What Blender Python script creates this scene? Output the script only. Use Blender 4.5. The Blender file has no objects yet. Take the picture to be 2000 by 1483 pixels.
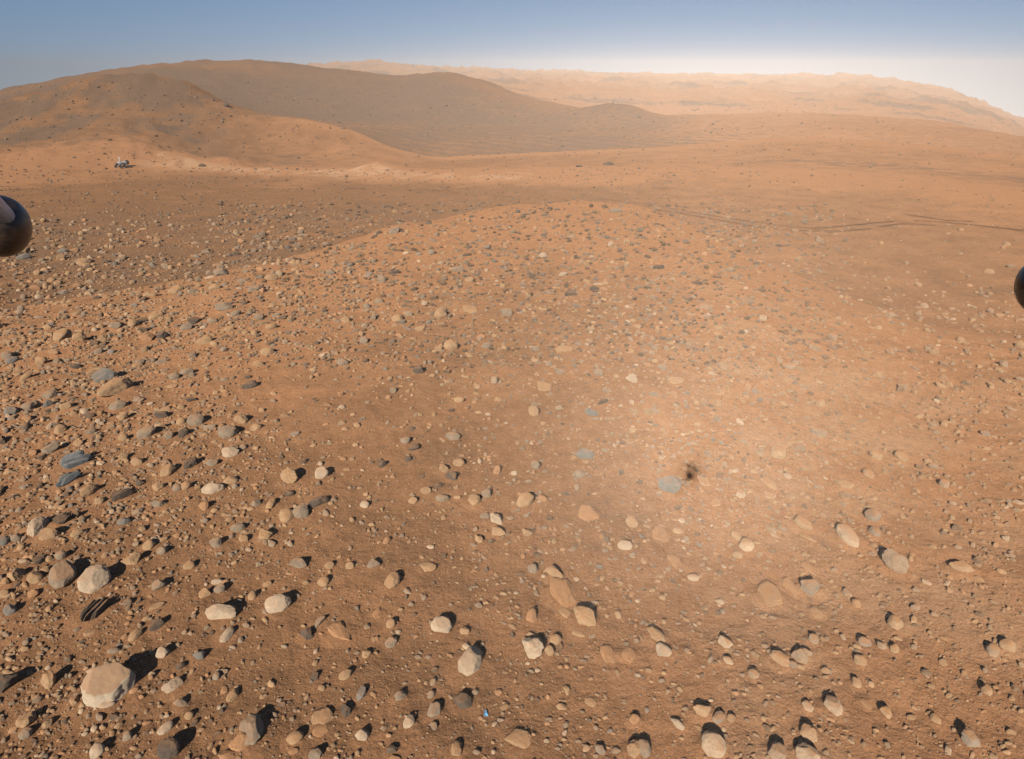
import bpy, math, random
import numpy as np

# ------------------------------------------------------------------ camera, sky, sun, exposure
CAM_H, PITCH, FPX = 12.0, math.radians(21.0), 1540.0      # metres above the near ground, tilt, focal length in photo pixels
SP, CP = math.sin(PITCH), math.cos(PITCH)
def ray(px, py):
    """Unit viewing ray (world) of the photograph's pixel px, py (2000 x 1483)."""
    dx, dy = (np.asarray(px, float) - 1000.0) / FPX, (741.5 - np.asarray(py, float)) / FPX
    d = np.stack([dx, CP + dy * SP, -SP + dy * CP], -1)
    return d / np.linalg.norm(d, axis=-1, keepdims=True)

sc = bpy.context.scene
COL = sc.collection
cam_d = bpy.data.cameras.new('camera'); cam = bpy.data.objects.new('camera', cam_d); COL.objects.link(cam)
cam.location = (0, 0, CAM_H); cam.rotation_euler = (math.pi / 2 - PITCH, 0, 0)
cam_d.sensor_width = 36.0; cam_d.lens = 36.0 * FPX / 2000.0
cam_d.clip_start = 0.02; cam_d.clip_end = 40000.0
sc.camera = cam

SUN_DIR = ray(1345.0, 930.0)                              # light travels this way: the craft's own shadow lies there
sun_el = math.asin(-SUN_DIR[2]); sun_az = math.atan2(-SUN_DIR[0], -SUN_DIR[1])
world = bpy.data.worlds.new('World'); sc.world = world; world.use_nodes = True
wn, wl = world.node_tree.nodes, world.node_tree.links
bg = wn['Background']; bg.inputs['Strength'].default_value = 0.062
sky = wn.new('ShaderNodeTexSky'); sky.sky_type = 'NISHITA'; sky.sun_disc = False
sky.sun_elevation = sun_el; sky.sun_rotation = sun_az
sky.air_density = 1.0; sky.dust_density = 0.15; sky.ozone_density = 3.5; sky.altitude = 500
tc = wn.new('ShaderNodeTexCoord'); sep = wn.new('ShaderNodeSeparateXYZ'); cmb = wn.new('ShaderNodeCombineXYZ')
mx = wn.new('ShaderNodeMath'); mx.operation = 'MAXIMUM'; mx.inputs[1].default_value = 0.05    # the sky goes on below the level horizon
lift = wn.new('ShaderNodeMath'); lift.operation = 'MULTIPLY_ADD'; lift.inputs[1].default_value = 0.9; lift.inputs[2].default_value = 0.13   # thin air: the pale band sits low
wl.new(tc.outputs['Generated'], sep.inputs[0]); wl.new(sep.outputs[0], cmb.inputs[0]); wl.new(sep.outputs[1], cmb.inputs[1])
wl.new(sep.outputs[2], lift.inputs[0]); wl.new(lift.outputs[0], mx.inputs[0]); wl.new(mx.outputs[0], cmb.inputs[2])
wl.new(cmb.outputs[0], sky.inputs[0]); wl.new(sky.outputs[0], bg.inputs['Color'])

sun_d = bpy.data.lights.new('sun', 'SUN'); sun = bpy.data.objects.new('sun', sun_d); COL.objects.link(sun)
sun_d.energy = 5.0; sun_d.angle = math.radians(0.30); sun_d.color = (1.0, 0.93, 0.84)
from mathutils import Vector, Matrix
sun.rotation_euler = Vector(SUN_DIR.tolist()).to_track_quat('-Z', 'Y').to_euler()
sun.location = (-30, -60, 60)

sc.view_settings.view_transform = 'Standard'; sc.view_settings.look = 'None'
sc.view_settings.exposure = 0.30; sc.view_settings.gamma = 1.0; sc.view_settings.use_curve_mapping = False
sc.cycles.use_denoising = True; sc.cycles.volume_bounces = 0; sc.cycles.max_bounces = 4; sc.cycles.diffuse_bounces = 2

HAZE_D, HAZE_G = 0.00035, -0.83
rng = np.random.default_rng(51)
# ------------------------------------------------------------------ noise
def _hash(ix, iy, iz, seed):
    h = (ix.astype(np.int64) * 374761393 + iy.astype(np.int64) * 668265263 + iz.astype(np.int64) * 2147483647 + seed * 1274126177) & 0xFFFFFFFF
    h = ((h ^ (h >> 13)) * 1274126177) & 0xFFFFFFFF
    h = ((h ^ (h >> 15)) * 2246822519) & 0xFFFFFFFF
    return ((h ^ (h >> 16)) & 0xFFFF) / 32767.5 - 1.0
def noise3(x, y, z, seed=0):
    x, y, z = np.broadcast_arrays(np.asarray(x, float), y, z)
    ix, iy, iz = np.floor(x), np.floor(y), np.floor(z)
    fx, fy, fz = x - ix, y - iy, z - iz
    fx, fy, fz = [f * f * f * (f * (f * 6 - 15) + 10) for f in (fx, fy, fz)]
    out = 0
    for a in (0, 1):
        for b in (0, 1):
            for c in (0, 1):
                w = (fx if a else 1 - fx) * (fy if b else 1 - fy) * (fz if c else 1 - fz)
                out = out + w * _hash(ix + a, iy + b, iz + c, seed)
    return out
def noise2(x, y, seed=0):
    ix, iy = np.floor(x), np.floor(y); fx, fy = x - ix, y - iy
    fx, fy = [f * f * f * (f * (f * 6 - 15) + 10) for f in (fx, fy)]
    z = np.zeros_like(ix); out = 0
    for a in (0, 1):
        for b in (0, 1):
            out = out + (fx if a else 1 - fx) * (fy if b else 1 - fy) * _hash(ix + a, iy + b, z, seed)
    return out
def fbm2(x, y, oct=4, seed=0):
    s, a = 0, 1.0
    for k in range(oct):
        s = s + a * noise2(x * 2**k + 17.3 * k, y * 2**k - 9.1 * k, seed + k); a *= 0.5
    return s
def sstep(a, b, x):
    t = np.clip((x - a) / (b - a), 0, 1); return t * t * (3 - 2 * t)

# ------------------------------------------------------------------ materials
def new_mat(name):
    m = bpy.data.materials.new(name); m.use_nodes = True
    n = m.node_tree.nodes; b = n['Principled BSDF']
    b.inputs['Roughness'].default_value = 0.95; b.inputs['Specular IOR Level'].default_value = 0.08
    return m, n, m.node_tree.links, b
def nd(n, kind, **kw):
    x = n.new(kind)
    for k, v in kw.items(): setattr(x, k, v)
    return x
def noise_node(n, l, vec, scale, detail=4, rough=0.6):
    t = n.new('ShaderNodeTexNoise'); t.inputs['Scale'].default_value = scale; t.inputs['Detail'].default_value = detail
    t.inputs['Roughness'].default_value = rough; l.new(vec, t.inputs['Vector']); return t.outputs['Fac']
def mapr(n, l, v, a, b, c, d):
    m = n.new('ShaderNodeMapRange'); l.new(v, m.inputs[0])
    for i, x in enumerate((a, b, c, d)): m.inputs[i + 1].default_value = x
    return m.outputs[0]
def math_n(n, l, op, a, b=None):
    m = n.new('ShaderNodeMath'); m.operation = op
    for i, x in enumerate((a, b)):
        if x is None: continue
        if isinstance(x, (int, float)): m.inputs[i].default_value = x
        else: l.new(x, m.inputs[i])
    return m.outputs[0]
def mixc(n, l, f, a, b, mode='MIX'):
    m = n.new('ShaderNodeMix'); m.data_type = 'RGBA'; m.blend_type = mode
    for i, x in ((0, f), (6, a), (7, b)):
        if isinstance(x, (int, float)): m.inputs[i].default_value = x
        elif isinstance(x, tuple): m.inputs[i].default_value = x + ((1.0,) if len(x) == 3 else ())
        else: l.new(x, m.inputs[i])
    return m.outputs[2]

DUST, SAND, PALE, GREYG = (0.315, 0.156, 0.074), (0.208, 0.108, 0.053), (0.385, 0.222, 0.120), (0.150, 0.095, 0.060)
def make_ground_mat():
    m, n, l, b = new_mat('red_dust_ground')
    geo = n.new('ShaderNodeNewGeometry'); pos = geo.outputs['Position']
    at = n.new('ShaderNodeAttribute'); at.attribute_name = 'soil'
    s = n.new('ShaderNodeSeparateColor'); l.new(at.outputs['Color'], s.inputs[0])
    n1, n2, n3 = noise_node(n, l, pos, 0.28, 5), noise_node(n, l, pos, 2.6, 5, 0.65), noise_node(n, l, pos, 24.0, 4, 0.7)
    n0 = noise_node(n, l, pos, 0.035, 5)
    wob = math_n(n, l, 'ADD', mapr(n, l, n1, 0.3, 0.7, -0.28, 0.28), mapr(n, l, n0, 0.3, 0.7, -0.22, 0.22))
    sand = math_n(n, l, 'ADD', s.outputs[0], wob); sand = mapr(n, l, sand, 0.1, 0.9, 0, 1)
    pale = math_n(n, l, 'ADD', s.outputs[1], wob); pale = mapr(n, l, pale, 0.35, 0.9, 0, 1)
    grey = math_n(n, l, 'ADD', s.outputs[2], wob); grey = mapr(n, l, grey, 0.2, 0.95, 0, 1)
    c = mixc(n, l, sand, DUST, SAND); c = mixc(n, l, grey, c, GREYG); c = mixc(n, l, pale, c, PALE)
    v = mapr(n, l, n2, 0.25, 0.75, 0.80, 1.20)
    v2 = mapr(n, l, n3, 0.33, 0.67, 0.70, 1.30)
    vv = math_n(n, l, 'MULTIPLY', v, v2)
    comb = n.new('ShaderNodeCombineColor'); [l.new(vv, comb.inputs[i]) for i in range(3)]
    c = mixc(n, l, 1.0, c, comb.outputs[0], 'MULTIPLY')
    l.new(c, b.inputs['Base Color'])
    bp = n.new('ShaderNodeBump'); bp.inputs['Strength'].default_value = 0.6; bp.inputs['Distance'].default_value = 0.12
    h = math_n(n, l, 'ADD', math_n(n, l, 'MULTIPLY', n2, 1.2), math_n(n, l, 'MULTIPLY', n3, 0.35))
    h = math_n(n, l, 'ADD', h, math_n(n, l, 'MULTIPLY', noise_node(n, l, pos, 9.0, 4, 0.6), 0.6))
    bf = n.new('ShaderNodeBump'); bf.inputs['Strength'].default_value = 0.6; bf.inputs['Distance'].default_value = 0.9; l.new(noise_node(n, l, pos, 0.16, 6, 0.62), bf.inputs['Height'])
    l.new(h, bp.inputs['Height']); l.new(bf.outputs[0], bp.inputs['Normal']); l.new(bp.outputs[0], b.inputs['Normal'])
    b.inputs['Roughness'].default_value = 1.0; b.inputs['Specular IOR Level'].default_value = 0.0
    b.inputs['Diffuse Roughness'].default_value = 0.8
    return m
GROUND = make_ground_mat()

def rock_mat(name, col, dust=0.45, mottling=0.25, band=None, attr=False, scale=5.0, cap=False):
    """Stone with mottling, small pits and red dust lying on upward faces."""
    m, n, l, b = new_mat(name)
    tcn = n.new('ShaderNodeTexCoord'); geo = n.new('ShaderNodeNewGeometry'); pos = geo.outputs['Position']
    n1, n2, n3 = noise_node(n, l, pos, scale, 5, 0.65), noise_node(n, l, pos, scale * 5, 4, 0.7), noise_node(n, l, pos, scale * 0.5, 3)
    if attr:
        at = n.new('ShaderNodeAttribute'); at.attribute_name = 'tint'; base = at.outputs['Color']
    else:
        base = col
    v = math_n(n, l, 'MULTIPLY', mapr(n, l, n1, 0.25, 0.75, 1 - mottling, 1 + mottling), mapr(n, l, n2, 0.25, 0.75, 0.85, 1.15))
    comb = n.new('ShaderNodeCombineColor'); [l.new(v, comb.inputs[i]) for i in range(3)]
    c = mixc(n, l, 1.0, base, comb.outputs[0], 'MULTIPLY')
    sx = n.new('ShaderNodeSeparateXYZ'); l.new(geo.outputs['Normal'], sx.inputs[0])
    amp = .06 if cap else .3
    up = mapr(n, l, math_n(n, l, 'ADD', sx.outputs[2], mapr(n, l, n3, 0.3, 0.7, -amp, amp)), *((.66, .74) if cap else (0.55, 1.0)), 0.0, dust)
    c = mixc(n, l, up, c, (0.36, 0.175, 0.075))
    l.new(c, b.inputs['Base Color'])
    bp = n.new('ShaderNodeBump'); bp.inputs['Strength'].default_value = 0.5; bp.inputs['Distance'].default_value = 0.03
    h = math_n(n, l, 'ADD', n1, math_n(n, l, 'MULTIPLY', n2, 0.4))
    l.new(h, bp.inputs['Height']); l.new(bp.outputs[0], b.inputs['Normal'])
    b.inputs['Roughness'].default_value = 0.9; b.inputs['Diffuse Roughness'].default_value = 0.6
    return m
TINT = {'g': (0.25, 0.185, 0.125), 'b': (0.18, 0.160, 0.132), 't': (0.35, 0.22, 0.118), 'o': (0.36, 0.195, 0.098), 'p': (0.42, 0.31, 0.205), 'd': (0.105, 0.078, 0.056)}
ROCKM = {k: rock_mat({'g': 'grey_stone', 'b': 'blue_grey_stone', 't': 'tan_stone', 'o': 'orange_dusty_stone', 'p': 'pale_stone', 'd': 'dark_stone'}[k], c,
                     dust={'g': .5, 'b': .3, 't': .5, 'o': .5, 'p': .35, 'd': .3}[k]) for k, c in TINT.items()}
GLARE_DUSTED = {k: rock_mat('glare_dusted_' + {'g': 'grey', 'b': 'blue_grey', 't': 'tan', 'o': 'orange', 'p': 'pale', 'd': 'dark'}[k] + '_stone', tuple(.6 * a + .4 * b for a, b in zip(c, (.40, .26, .15))), dust=.75) for k, c in TINT.items()}   # right-hand stones: glare put into a paler tan, with dust on top
SLATE = rock_mat('slate_blue_stone', (.150, .158, .152), dust=.2)
TWOTONE = rock_mat('dust_capped_stone', (0.45, 0.35, 0.24), dust=.6, mottling=0.12, cap=True)
PEBBLE = rock_mat('loose_stone', None, dust=0.4, attr=True, scale=7.0)

def plain(name, col, rough=0.6, metal=0.0, spec=0.4):
    m, n, l, b = new_mat(name)
    tcn = n.new('ShaderNodeTexCoord'); f = noise_node(n, l, tcn.outputs['Object'], 6.0, 3)
    l.new(mixc(n, l, mapr(n, l, f, 0.3, 0.7, 0, 0.35), col, tuple(0.6 * x for x in col)), b.inputs['Base Color'])
    b.inputs['Roughness'].default_value = rough; b.inputs['Metallic'].default_value = metal; b.inputs['Specular IOR Level'].default_value = spec
    return m

def tag(o, label=None, cat=None, group=None, kind=None):
    for k, v in (('label', label), ('category', cat), ('group', group), ('kind', kind)):
        if v: o[k] = v
    return o
def mesh_obj(name, verts, faces, mat, parent=None, smooth=True):
    """One mesh object from arrays; faces is an (n, k) array or a list."""
    me = bpy.data.meshes.new(name)
    if isinstance(faces, np.ndarray):
        k = faces.shape[1]
        me.vertices.add(len(verts)); me.vertices.foreach_set('co', np.ascontiguousarray(verts, np.float32).ravel())
        me.loops.add(faces.size); me.loops.foreach_set('vertex_index', np.ascontiguousarray(faces, np.int32).ravel())
        me.polygons.add(len(faces)); me.polygons.foreach_set('loop_start', np.arange(0, faces.size, k, dtype=np.int32))
        me.update(calc_edges=True)
    else:
        me.from_pydata([tuple(map(float, v)) for v in verts], [], [tuple(map(int, f)) for f in faces]); me.update()
    if smooth: me.polygons.foreach_set('use_smooth', np.ones(len(me.polygons), bool))
    me.materials.append(mat)
    o = bpy.data.objects.new(name, me); COL.objects.link(o)
    if parent: o.parent = parent
    return o
def empty(name, loc=(0, 0, 0), rz=0.0):
    o = bpy.data.objects.new(name, None); COL.objects.link(o); o.location = loc; o.rotation_euler = (0, 0, rz); o.empty_display_size = 0.1
    return o

# ------------------------------------------------------------------ terrain: ridge and valley lines, each (photo column, row, range in metres)
def line(pts, rng_=None, z=None):
    """Turn column/row control points with a range (or a height) into arrays azimuth, range, height."""
    out = []
    for p in pts:
        d = ray(p[0], p[1]); te = d[2] / math.hypot(d[0], d[1])
        if z is not None: zz = p[2]; r = (zz - CAM_H) / te
        else:
            r = p[2] if len(p) > 2 else rng_; zz = CAM_H + r * te
        out.append((math.atan2(d[0], d[1]), r, zz))
    return np.array(sorted(out)).T
CREST = line([(-200,700,-1.3),(0,640,-1.1),(200,592,-.9),(400,550,-.6),(560,515,-.3),(700,475,0.0),(780,452,.15),(900,424,.3),(1000,408,.45),(1130,399,.55),(1250,411,.4),
              (1350,452,0),(1450,506,-.5),(1540,550,-1.0),(1650,605,-1.6),(1800,655,-2.0),(2000,690,-2.2),(2250,715,-2.3)], z=True)
BENCH = line([(-250,350,170),(0,345,172),(240,331,180),(500,338,176),(700,343,166),(850,350,154),(950,354,145),(1100,348,142),(1300,340,146),(1500,346,142),(1800,366,135),(2050,395,125),(2300,410,120)])
SPUR1 = line([(-250,315,216),(0,285,218),(150,264,220),(250,256,220),(330,272,216),(400,300,208),(480,319,198),(600,322,194),(740,321,188),(850,325,180),(1000,322,174),(1150,316,176),(1300,313,178),(1450,318,172),
              (1600,322,170),(1750,326,168),(1900,345,160),(2050,360,155),(2300,380,150)])
SPUR2 = line([(-250,250,270),(0,205,270),(100,182,270),(200,162,270),(290,150,270),(360,163,268),(440,205,262),(500,224,255),(560,233,250),(640,247,240),(700,264,230),(760,291,215),(850,312,205),(950,306,205),(1100,299,210),
              (1300,290,216),(1400,281,220),(1500,276,224),(1600,273,228),(1800,284,220),(2000,312,205),(2300,340,190)])
FLOOR = line([(-250,248,430),(0,206,430),(200,172,430),(300,170,430),(400,192,430),(500,218,430),(600,230,430),(700,238,430),(900,240,430),(1050,240,430),(1150,243,420),(1300,258,380),(1450,262,340),(1600,255,330),(1800,264,320),(2000,292,300),(2300,320,280)])
HILL = line([(-250,255,620),(0,178,620),(60,164,620),(130,151,620),(230,137,620),(300,129,620),(400,122,620),(480,119.5,620),(560,124,620),(640,133,620),(700,141,620),(760,152,610),(800,148,610),(850,142,600),(900,146,600),(940,155,600),(970,168,600),
             (1010,186,600),(1080,200,590),(1150,216,580),(1250,226,560),(1400,226,540),(1500,222,520),(1700,228,520),(1850,243,520),(2000,278,520),(2300,315,500)])
FAR1 = line([(-250,300,1000),(0,230,1000),(400,178,1000),(700,175,1000),(900,172,1000),(1000,171,1000),(1100,178,1000),(1200,180,1000),(1350,185,1000),(1450,190,950),(1550,199,900),(1700,202,900),(1850,218,900),(1930,240,900),(2000,268,880),(2300,305,850)])
FAR2 = line([(-250,290,1500),(0,220,1500),(400,168,1500),(700,160,1500),(900,155,1500),(1000,156,1500),(1150,160,1500),(1300,164,1500),(1500,170,1500),(1700,176,1450),(1850,200,1350),(1930,225,1300),(2000,258,1250),(2300,300,1200)])
HORIZ = line([(-250,300,2400),(0,222,2400),(400,150,2400),(600,131,2400),(680,127,2400),(720,122.5,2400),(760,126,2400),(820,132,2400),(900,137,2400),(1000,140,2400),(1150,146,2400),(1300,149,2400),(1450,151,2400),(1600,149,2400),(1700,153,2350),
              (1780,163,2250),(1860,182,2100),(1930,208,1950),(2000,247,1800),(2300,295,1700)])

az_in = np.radians(np.arange(-46, 46.01, 0.2)); az_out = np.radians(np.concatenate([np.arange(50, 180, 5.0)]))
AZ = np.concatenate([-az_out[::-1], az_in, az_out]); AZ = np.unique(np.concatenate([AZ, [math.pi, -math.pi]]))
rows, r = [0.4, 3.0, 5.0, 7.0], 8.0
while r < 2680.0:
    rows.append(r); r += min(r * r / 14.0 * 0.002 + 0.006, 0.0125 * r) + 0.012
RR = np.array(rows)

def col(line_, what, a, smooth=0.012):
    """Range (1) or height (2) of a ridge line at azimuths a, a little smoothed."""
    acc = 0
    for o, w in ((-1, .25), (0, .5), (1, .25)): acc = acc + w * np.interp(a + o * smooth, line_[0], line_[what])
    return acc
def pchip(x, y, q):
    h = np.diff(x); d = np.diff(y) / h
    m = np.zeros_like(y); m[0], m[-1] = d[0], d[-1]
    for i in range(1, len(x) - 1):
        if d[i-1] * d[i] > 0:
            w1, w2 = 2 * h[i] + h[i-1], h[i] + 2 * h[i-1]; m[i] = (w1 + w2) / (w1 / d[i-1] + w2 / d[i])
    i = np.clip(np.searchsorted(x, q) - 1, 0, len(x) - 2); t = (q - x[i]) / h[i]; t = np.clip(t, 0, 1)
    return (y[i] * (2*t**3 - 3*t**2 + 1) + h[i] * m[i] * (t**3 - 2*t**2 + t) + y[i+1] * (-2*t**3 + 3*t**2) + h[i] * m[i+1] * (t**3 - t**2))

NA, NR = len(AZ), len(RR)
Z = np.zeros((NA, NR)); ZONE = np.zeros((NA, NR))
cr, cz = col(CREST, 1, AZ), col(CREST, 2, AZ)
LN = [(col(L, 1, AZ), col(L, 2, AZ)) for L in (BENCH, SPUR1, SPUR2, FLOOR, HILL, FAR1, FAR2, HORIZ)]
bowl = sstep(math.radians(-15), math.radians(-7), AZ) * (1 - sstep(math.radians(13), math.radians(19), AZ))   # the basin lies between these bearings
for j, a in enumerate(AZ):
    R0, Z0 = cr[j], cz[j]
    foot_r = R0 * 1.30; foot_z = min(-3.6, Z0 - 2.4) - 1.2 * bowl[j]
    (rb, zb), (r1, z1), (r2, z2), (rf, zf), (rh, zh), (ra, za), (rc, zc), (ro, zo) = [(p[0][j], p[1][j]) for p in LN]
    sl2 = (z2 - CAM_H) / r2
    dip_r = r2 * 1.28; dip_z = CAM_H + sl2 * dip_r - (2.2 if bowl[j] < .5 else 0.8) - 1.2 * (1 - bowl[j])
    dip_z = min(dip_z, zf + 4)
    d12_r = 0.5 * (r1 + r2) - 4; d12_z = 0.62 * z1 + 0.38 * z2 - (1.6 if a < math.radians(-12) else 0.6)
    slh = (zh - CAM_H) / rh
    so = (zo - CAM_H) / ro
    pts = [(0.0, 0.0), (9.0, 0.0), (0.45 * R0, 0.12 + 0.35 * Z0), (R0, Z0), (foot_r, foot_z), (0.5 * (foot_r + rb) , 0.5 * (foot_z + zb) - .35), (rb, zb), (r1, z1), (d12_r, d12_z), (r2, z2), (dip_r, dip_z), (rf, zf), (rh, zh),
           (rh + 60, CAM_H + slh * (rh + 60) - 5.0), (ra, za), (rc, zc), (ro, zo), (ro + 200, CAM_H + so * (ro + 200) - 25), (2800, CAM_H + so * 2800 - 45)]
    pts = [p for i, p in enumerate(pts) if i == 0 or p[0] > pts[i-1][0] + 0.5]
    xs, ys = np.array(pts).T
    Z[j] = pchip(xs, ys, RR); ZONE[j] = np.interp(RR, xs, np.arange(len(xs)))
# smooth across bearings so that no radial creases show
for _ in range(3):
    Zi = Z.copy(); Z[1:-1] = 0.5 * Zi[1:-1] + 0.25 * (Zi[:-2] + Zi[2:])
Z[0] = Z[-1] = 0.5 * (Z[0] + Z[-1])
X = np.sin(AZ)[:, None] * RR[None]; Y = np.cos(AZ)[:, None] * RR[None]
RG = np.broadcast_to(RR[None], X.shape); AG = np.broadcast_to(AZ[:, None], X.shape)
# a rocky mound on the far side of the basin
def at_range(px, py, rr):
    d = ray(px, py); h = math.hypot(d[0], d[1]); return np.array([d[0] / h * rr, d[1] / h * rr, CAM_H + rr * d[2] / h])
mc = at_range(1205, 222, 500)
md = np.hypot((X - mc[0]) / 24.0, (Y - mc[1]) / 36.0)
Z += 8.5 * np.exp(-md**1.7 * 1.1) * (1 + 0.12 * noise2(X / 9, Y / 9, 5))
mc2 = at_range(745, 318, 176); md2 = np.hypot((X - mc2[0]) / 4.5, (Y - mc2[1]) / 7.0)
Z += 1.5 * np.exp(-md2**2) * (1 + 0.3 * noise2(X / 2, Y / 2, 6))
# relief
near = 1 - sstep(25, 70, RG)
Z += (0.10 * fbm2(X / 6.0, Y / 6.0, 3, 11) + 0.03 * fbm2(X / 1.3, Y / 1.3, 3, 21)) * sstep(4, 10, RG) * (0.5 + 0.5 * (1 - sstep(70, 100, RG)))
Z += (.22 * fbm2(X / 8.0, Y / 8.0, 4, 25) + .10 * np.abs(fbm2(X / 2.2, Y / 2.2, 2, 27))) * sstep(2.2, 2.8, ZONE) * (1 - sstep(3.3, 3.9, ZONE))
hills = sstep(150, 240, RG)
Z += hills * (0.9 * fbm2(X / 42.0, Y / 42.0, 4, 31) + 0.85 * np.abs(fbm2(X / 14.0, Y / 14.0, 4, 41))) * (1 - 0.72 * bowl[:, None] * (1 - sstep(480, 620, RG))) * np.clip(RG / 500.0, .45, 3.0) * (1 + 1.3 * sstep(650, 1000, RG))
lefty = 1 - sstep(math.radians(-22), math.radians(-12), AG)
Z += lefty * sstep(175, 200, RG) * (1 - sstep(300, 380, RG)) * (0.8 * fbm2(X / 15.0, Y / 15.0, 4, 51) + 1.1 * np.abs(fbm2(X / 9.0, Y / 13.0, 4, 53)))
Z += 0.10 * sstep(95, 130, RG) * fbm2(X / 9.0, Y / 9.0, 3, 61)
ledge = np.exp(-((ZONE - 6.15) / 0.35)**2) * sstep(math.radians(-27), math.radians(-22), AG) * (1 - sstep(math.radians(-1), math.radians(4), AG))
Z += 0.35 * ledge * (0.4 + np.abs(fbm2(X / 3.2, Y / 3.2, 3, 71)))
# wind ripples on the basin floor
rip_zone = bowl[:, None] * sstep(9.6, 10.4, ZONE) * (1 - sstep(11.25, 11.7, ZONE))
ph = (Y * 0.60 + X * 0.80) / 9.5 + 0.45 * fbm2(X / 70, Y / 70, 2, 81)
rip = np.abs(np.sin(ph * math.pi))
Z += rip_zone * 1.3 * (rip**0.7 - .55) * (0.65 + 0.35 * noise2(X / 35, Y / 35, 83))

# soils: dark sand, pale ledge rock, grey rubble
sand = 0.25 + 0.16 * sstep(0.2, 1.0, -np.cos(AG * 2.2) + 0) * 0
knoll = ZONE < 3.0
top = sstep(1.9, 2.9, ZONE) * (1 - sstep(3.0, 3.35, ZONE))
sand = np.where(knoll, 0.42 - 0.42 * sstep(1.9, 2.75, ZONE), 0.0)
sand = sand + (1 - sstep(2.0, 2.8, ZONE)) * 0.18 * np.exp(-((AG - math.radians(-5)) / 0.22)**2)
sand = sand + .26 * (1 - sstep(1.7, 2.5, ZONE)) * (1 - sstep(math.radians(-16), math.radians(2), AG))
plainz = sstep(3.2, 3.9, ZONE) * (1 - sstep(5.35, 6.05, ZONE + .25 * fbm2(X / 14.0, Y / 20.0, 3, 63)))
sand = np.maximum(sand, plainz * (0.92 - 0.38 * sstep(math.radians(2), math.radians(16), AG)))
mid = sstep(6.4, 6.8, ZONE) * (1 - sstep(8.6, 9.0, ZONE))
sand = np.maximum(sand, mid * (0.55 - 0.18 * sstep(0, .25, AG)))
bowlz = sstep(9.15, 9.7, ZONE) * (1 - sstep(12.1, 12.9, ZONE))
sand = np.maximum(sand, bowlz * np.where(AG < math.radians(3), 1.05, 1.05 - 0.75 * sstep(math.radians(8), math.radians(15), AG)) )
sand = np.maximum(sand, sstep(13, 14, ZONE) * 0.30)
sand = sand - 0.1 * rip_zone
sand = np.maximum(sand, 0.95 * np.exp(-md**2 * 0.6))
pale = .8 * ledge * (0.7 + 0.5 * np.abs(fbm2(X / 4, Y / 4, 3, 77))) + 0.30 * np.exp(-((ZONE - 9.0) / 0.5)**2) * (1 - sstep(math.radians(20), math.radians(30), AG)) * sstep(math.radians(-20), math.radians(-10), AG) + 0.08 * top
grey = (.8 + .35 * fbm2(X / 50.0, Y / 50.0, 4, 97)) * bowlz * (1 - sstep(math.radians(-7), math.radians(3), AG)) * sstep(10.7, 11.3, ZONE) + .45 * bowlz * (1 - sstep(math.radians(4), math.radians(12), AG)) * (1 - sstep(11, 12, ZONE)) + 0.28 * (ZONE > 6.6) * (AG < math.radians(-19)) * (ZONE < 9.3) + 0.4 * np.exp(-md**2 * 0.8)
hillside = sstep(6.6, 7.0, ZONE) * (1 - sstep(9.6, 10.5, ZONE)) * (1 - sstep(math.radians(-20), math.radians(-10), AG))
blot = sstep(.05, .8, fbm2(X / 16.0, Y / 22.0, 4, 91) + .6 * fbm2(X / 4.0, Y / 5.0, 3, 95))
grey = grey + 1.1 * rip_zone * sstep(.35, .8, 1 - rip)
grey = grey + .75 * blot * hillside + .85 * sstep(.2, .8, fbm2(X / 90.0, Y / 60.0, 4, 99)) * sstep(12.2, 13.4, ZONE)
sand = np.maximum(sand, 1.0 * hillside)
right_glare = sstep(math.radians(6), math.radians(20), AG) * (ZONE < 3.6)  # washed-out glare on the right put into a paler, dustier soil
sand = sand * (1 - .75 * right_glare); pale = pale + .45 * right_glare * (1 - .6 * sstep(2.4, 3.0, ZONE))
grey = grey + .5 * np.exp(-((ZONE - 7.25) / .3)**2) * sstep(math.radians(9), math.radians(15), AG)
grey = grey + 0.35 * sstep(3.1, 3.6, ZONE) * (1 - sstep(4.6, 5.3, ZONE)) * (1 - sstep(math.radians(-14), math.radians(4), AG))

# heights and sight lines on the finished ground
def ground_z(x, y):
    x, y = np.asarray(x, float), np.asarray(y, float)
    a, r = np.arctan2(x, y), np.hypot(x, y)
    j = np.clip(np.searchsorted(AZ, a) - 1, 0, NA - 2); i = np.clip(np.searchsorted(RR, r) - 1, 0, NR - 2)
    u = (a - AZ[j]) / (AZ[j+1] - AZ[j]); v = np.clip((r - RR[i]) / (RR[i+1] - RR[i]), 0, 1)
    return (Z[j, i] * (1-u) * (1-v) + Z[j+1, i] * u * (1-v) + Z[j, i+1] * (1-u) * v + Z[j+1, i+1] * u * v)
ELEV = (Z - CAM_H) / RG
HI = np.maximum.accumulate(ELEV, axis=1)                      # rising skyline seen along each bearing
def ground_hit(px, py):
    """First point of the ground that the sight line through a photo pixel meets (arrays; far range = miss)."""
    d = ray(px, py); a = np.arctan2(d[..., 0], d[..., 1]); te = d[..., 2] / np.hypot(d[..., 0], d[..., 1])
    a, te = np.atleast_1d(a), np.atleast_1d(te); rr = np.full(a.shape, 1e5)
    j = np.clip(np.searchsorted(AZ, a) - 1, 0, NA - 2); u = (a - AZ[j]) / (AZ[j+1] - AZ[j])
    for k in range(len(a)):
        e = ELEV[j[k]] * (1 - u[k]) + ELEV[j[k]+1] * u[k]
        hit = np.argmax(e >= te[k])
        if e[hit] < te[k] or hit == 0: continue
        t = (te[k] - e[hit-1]) / (e[hit] - e[hit-1]); rr[k] = RR[hit-1] + t * (RR[hit] - RR[hit-1])
    return np.sin(a) * rr, np.cos(a) * rr, rr

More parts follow.
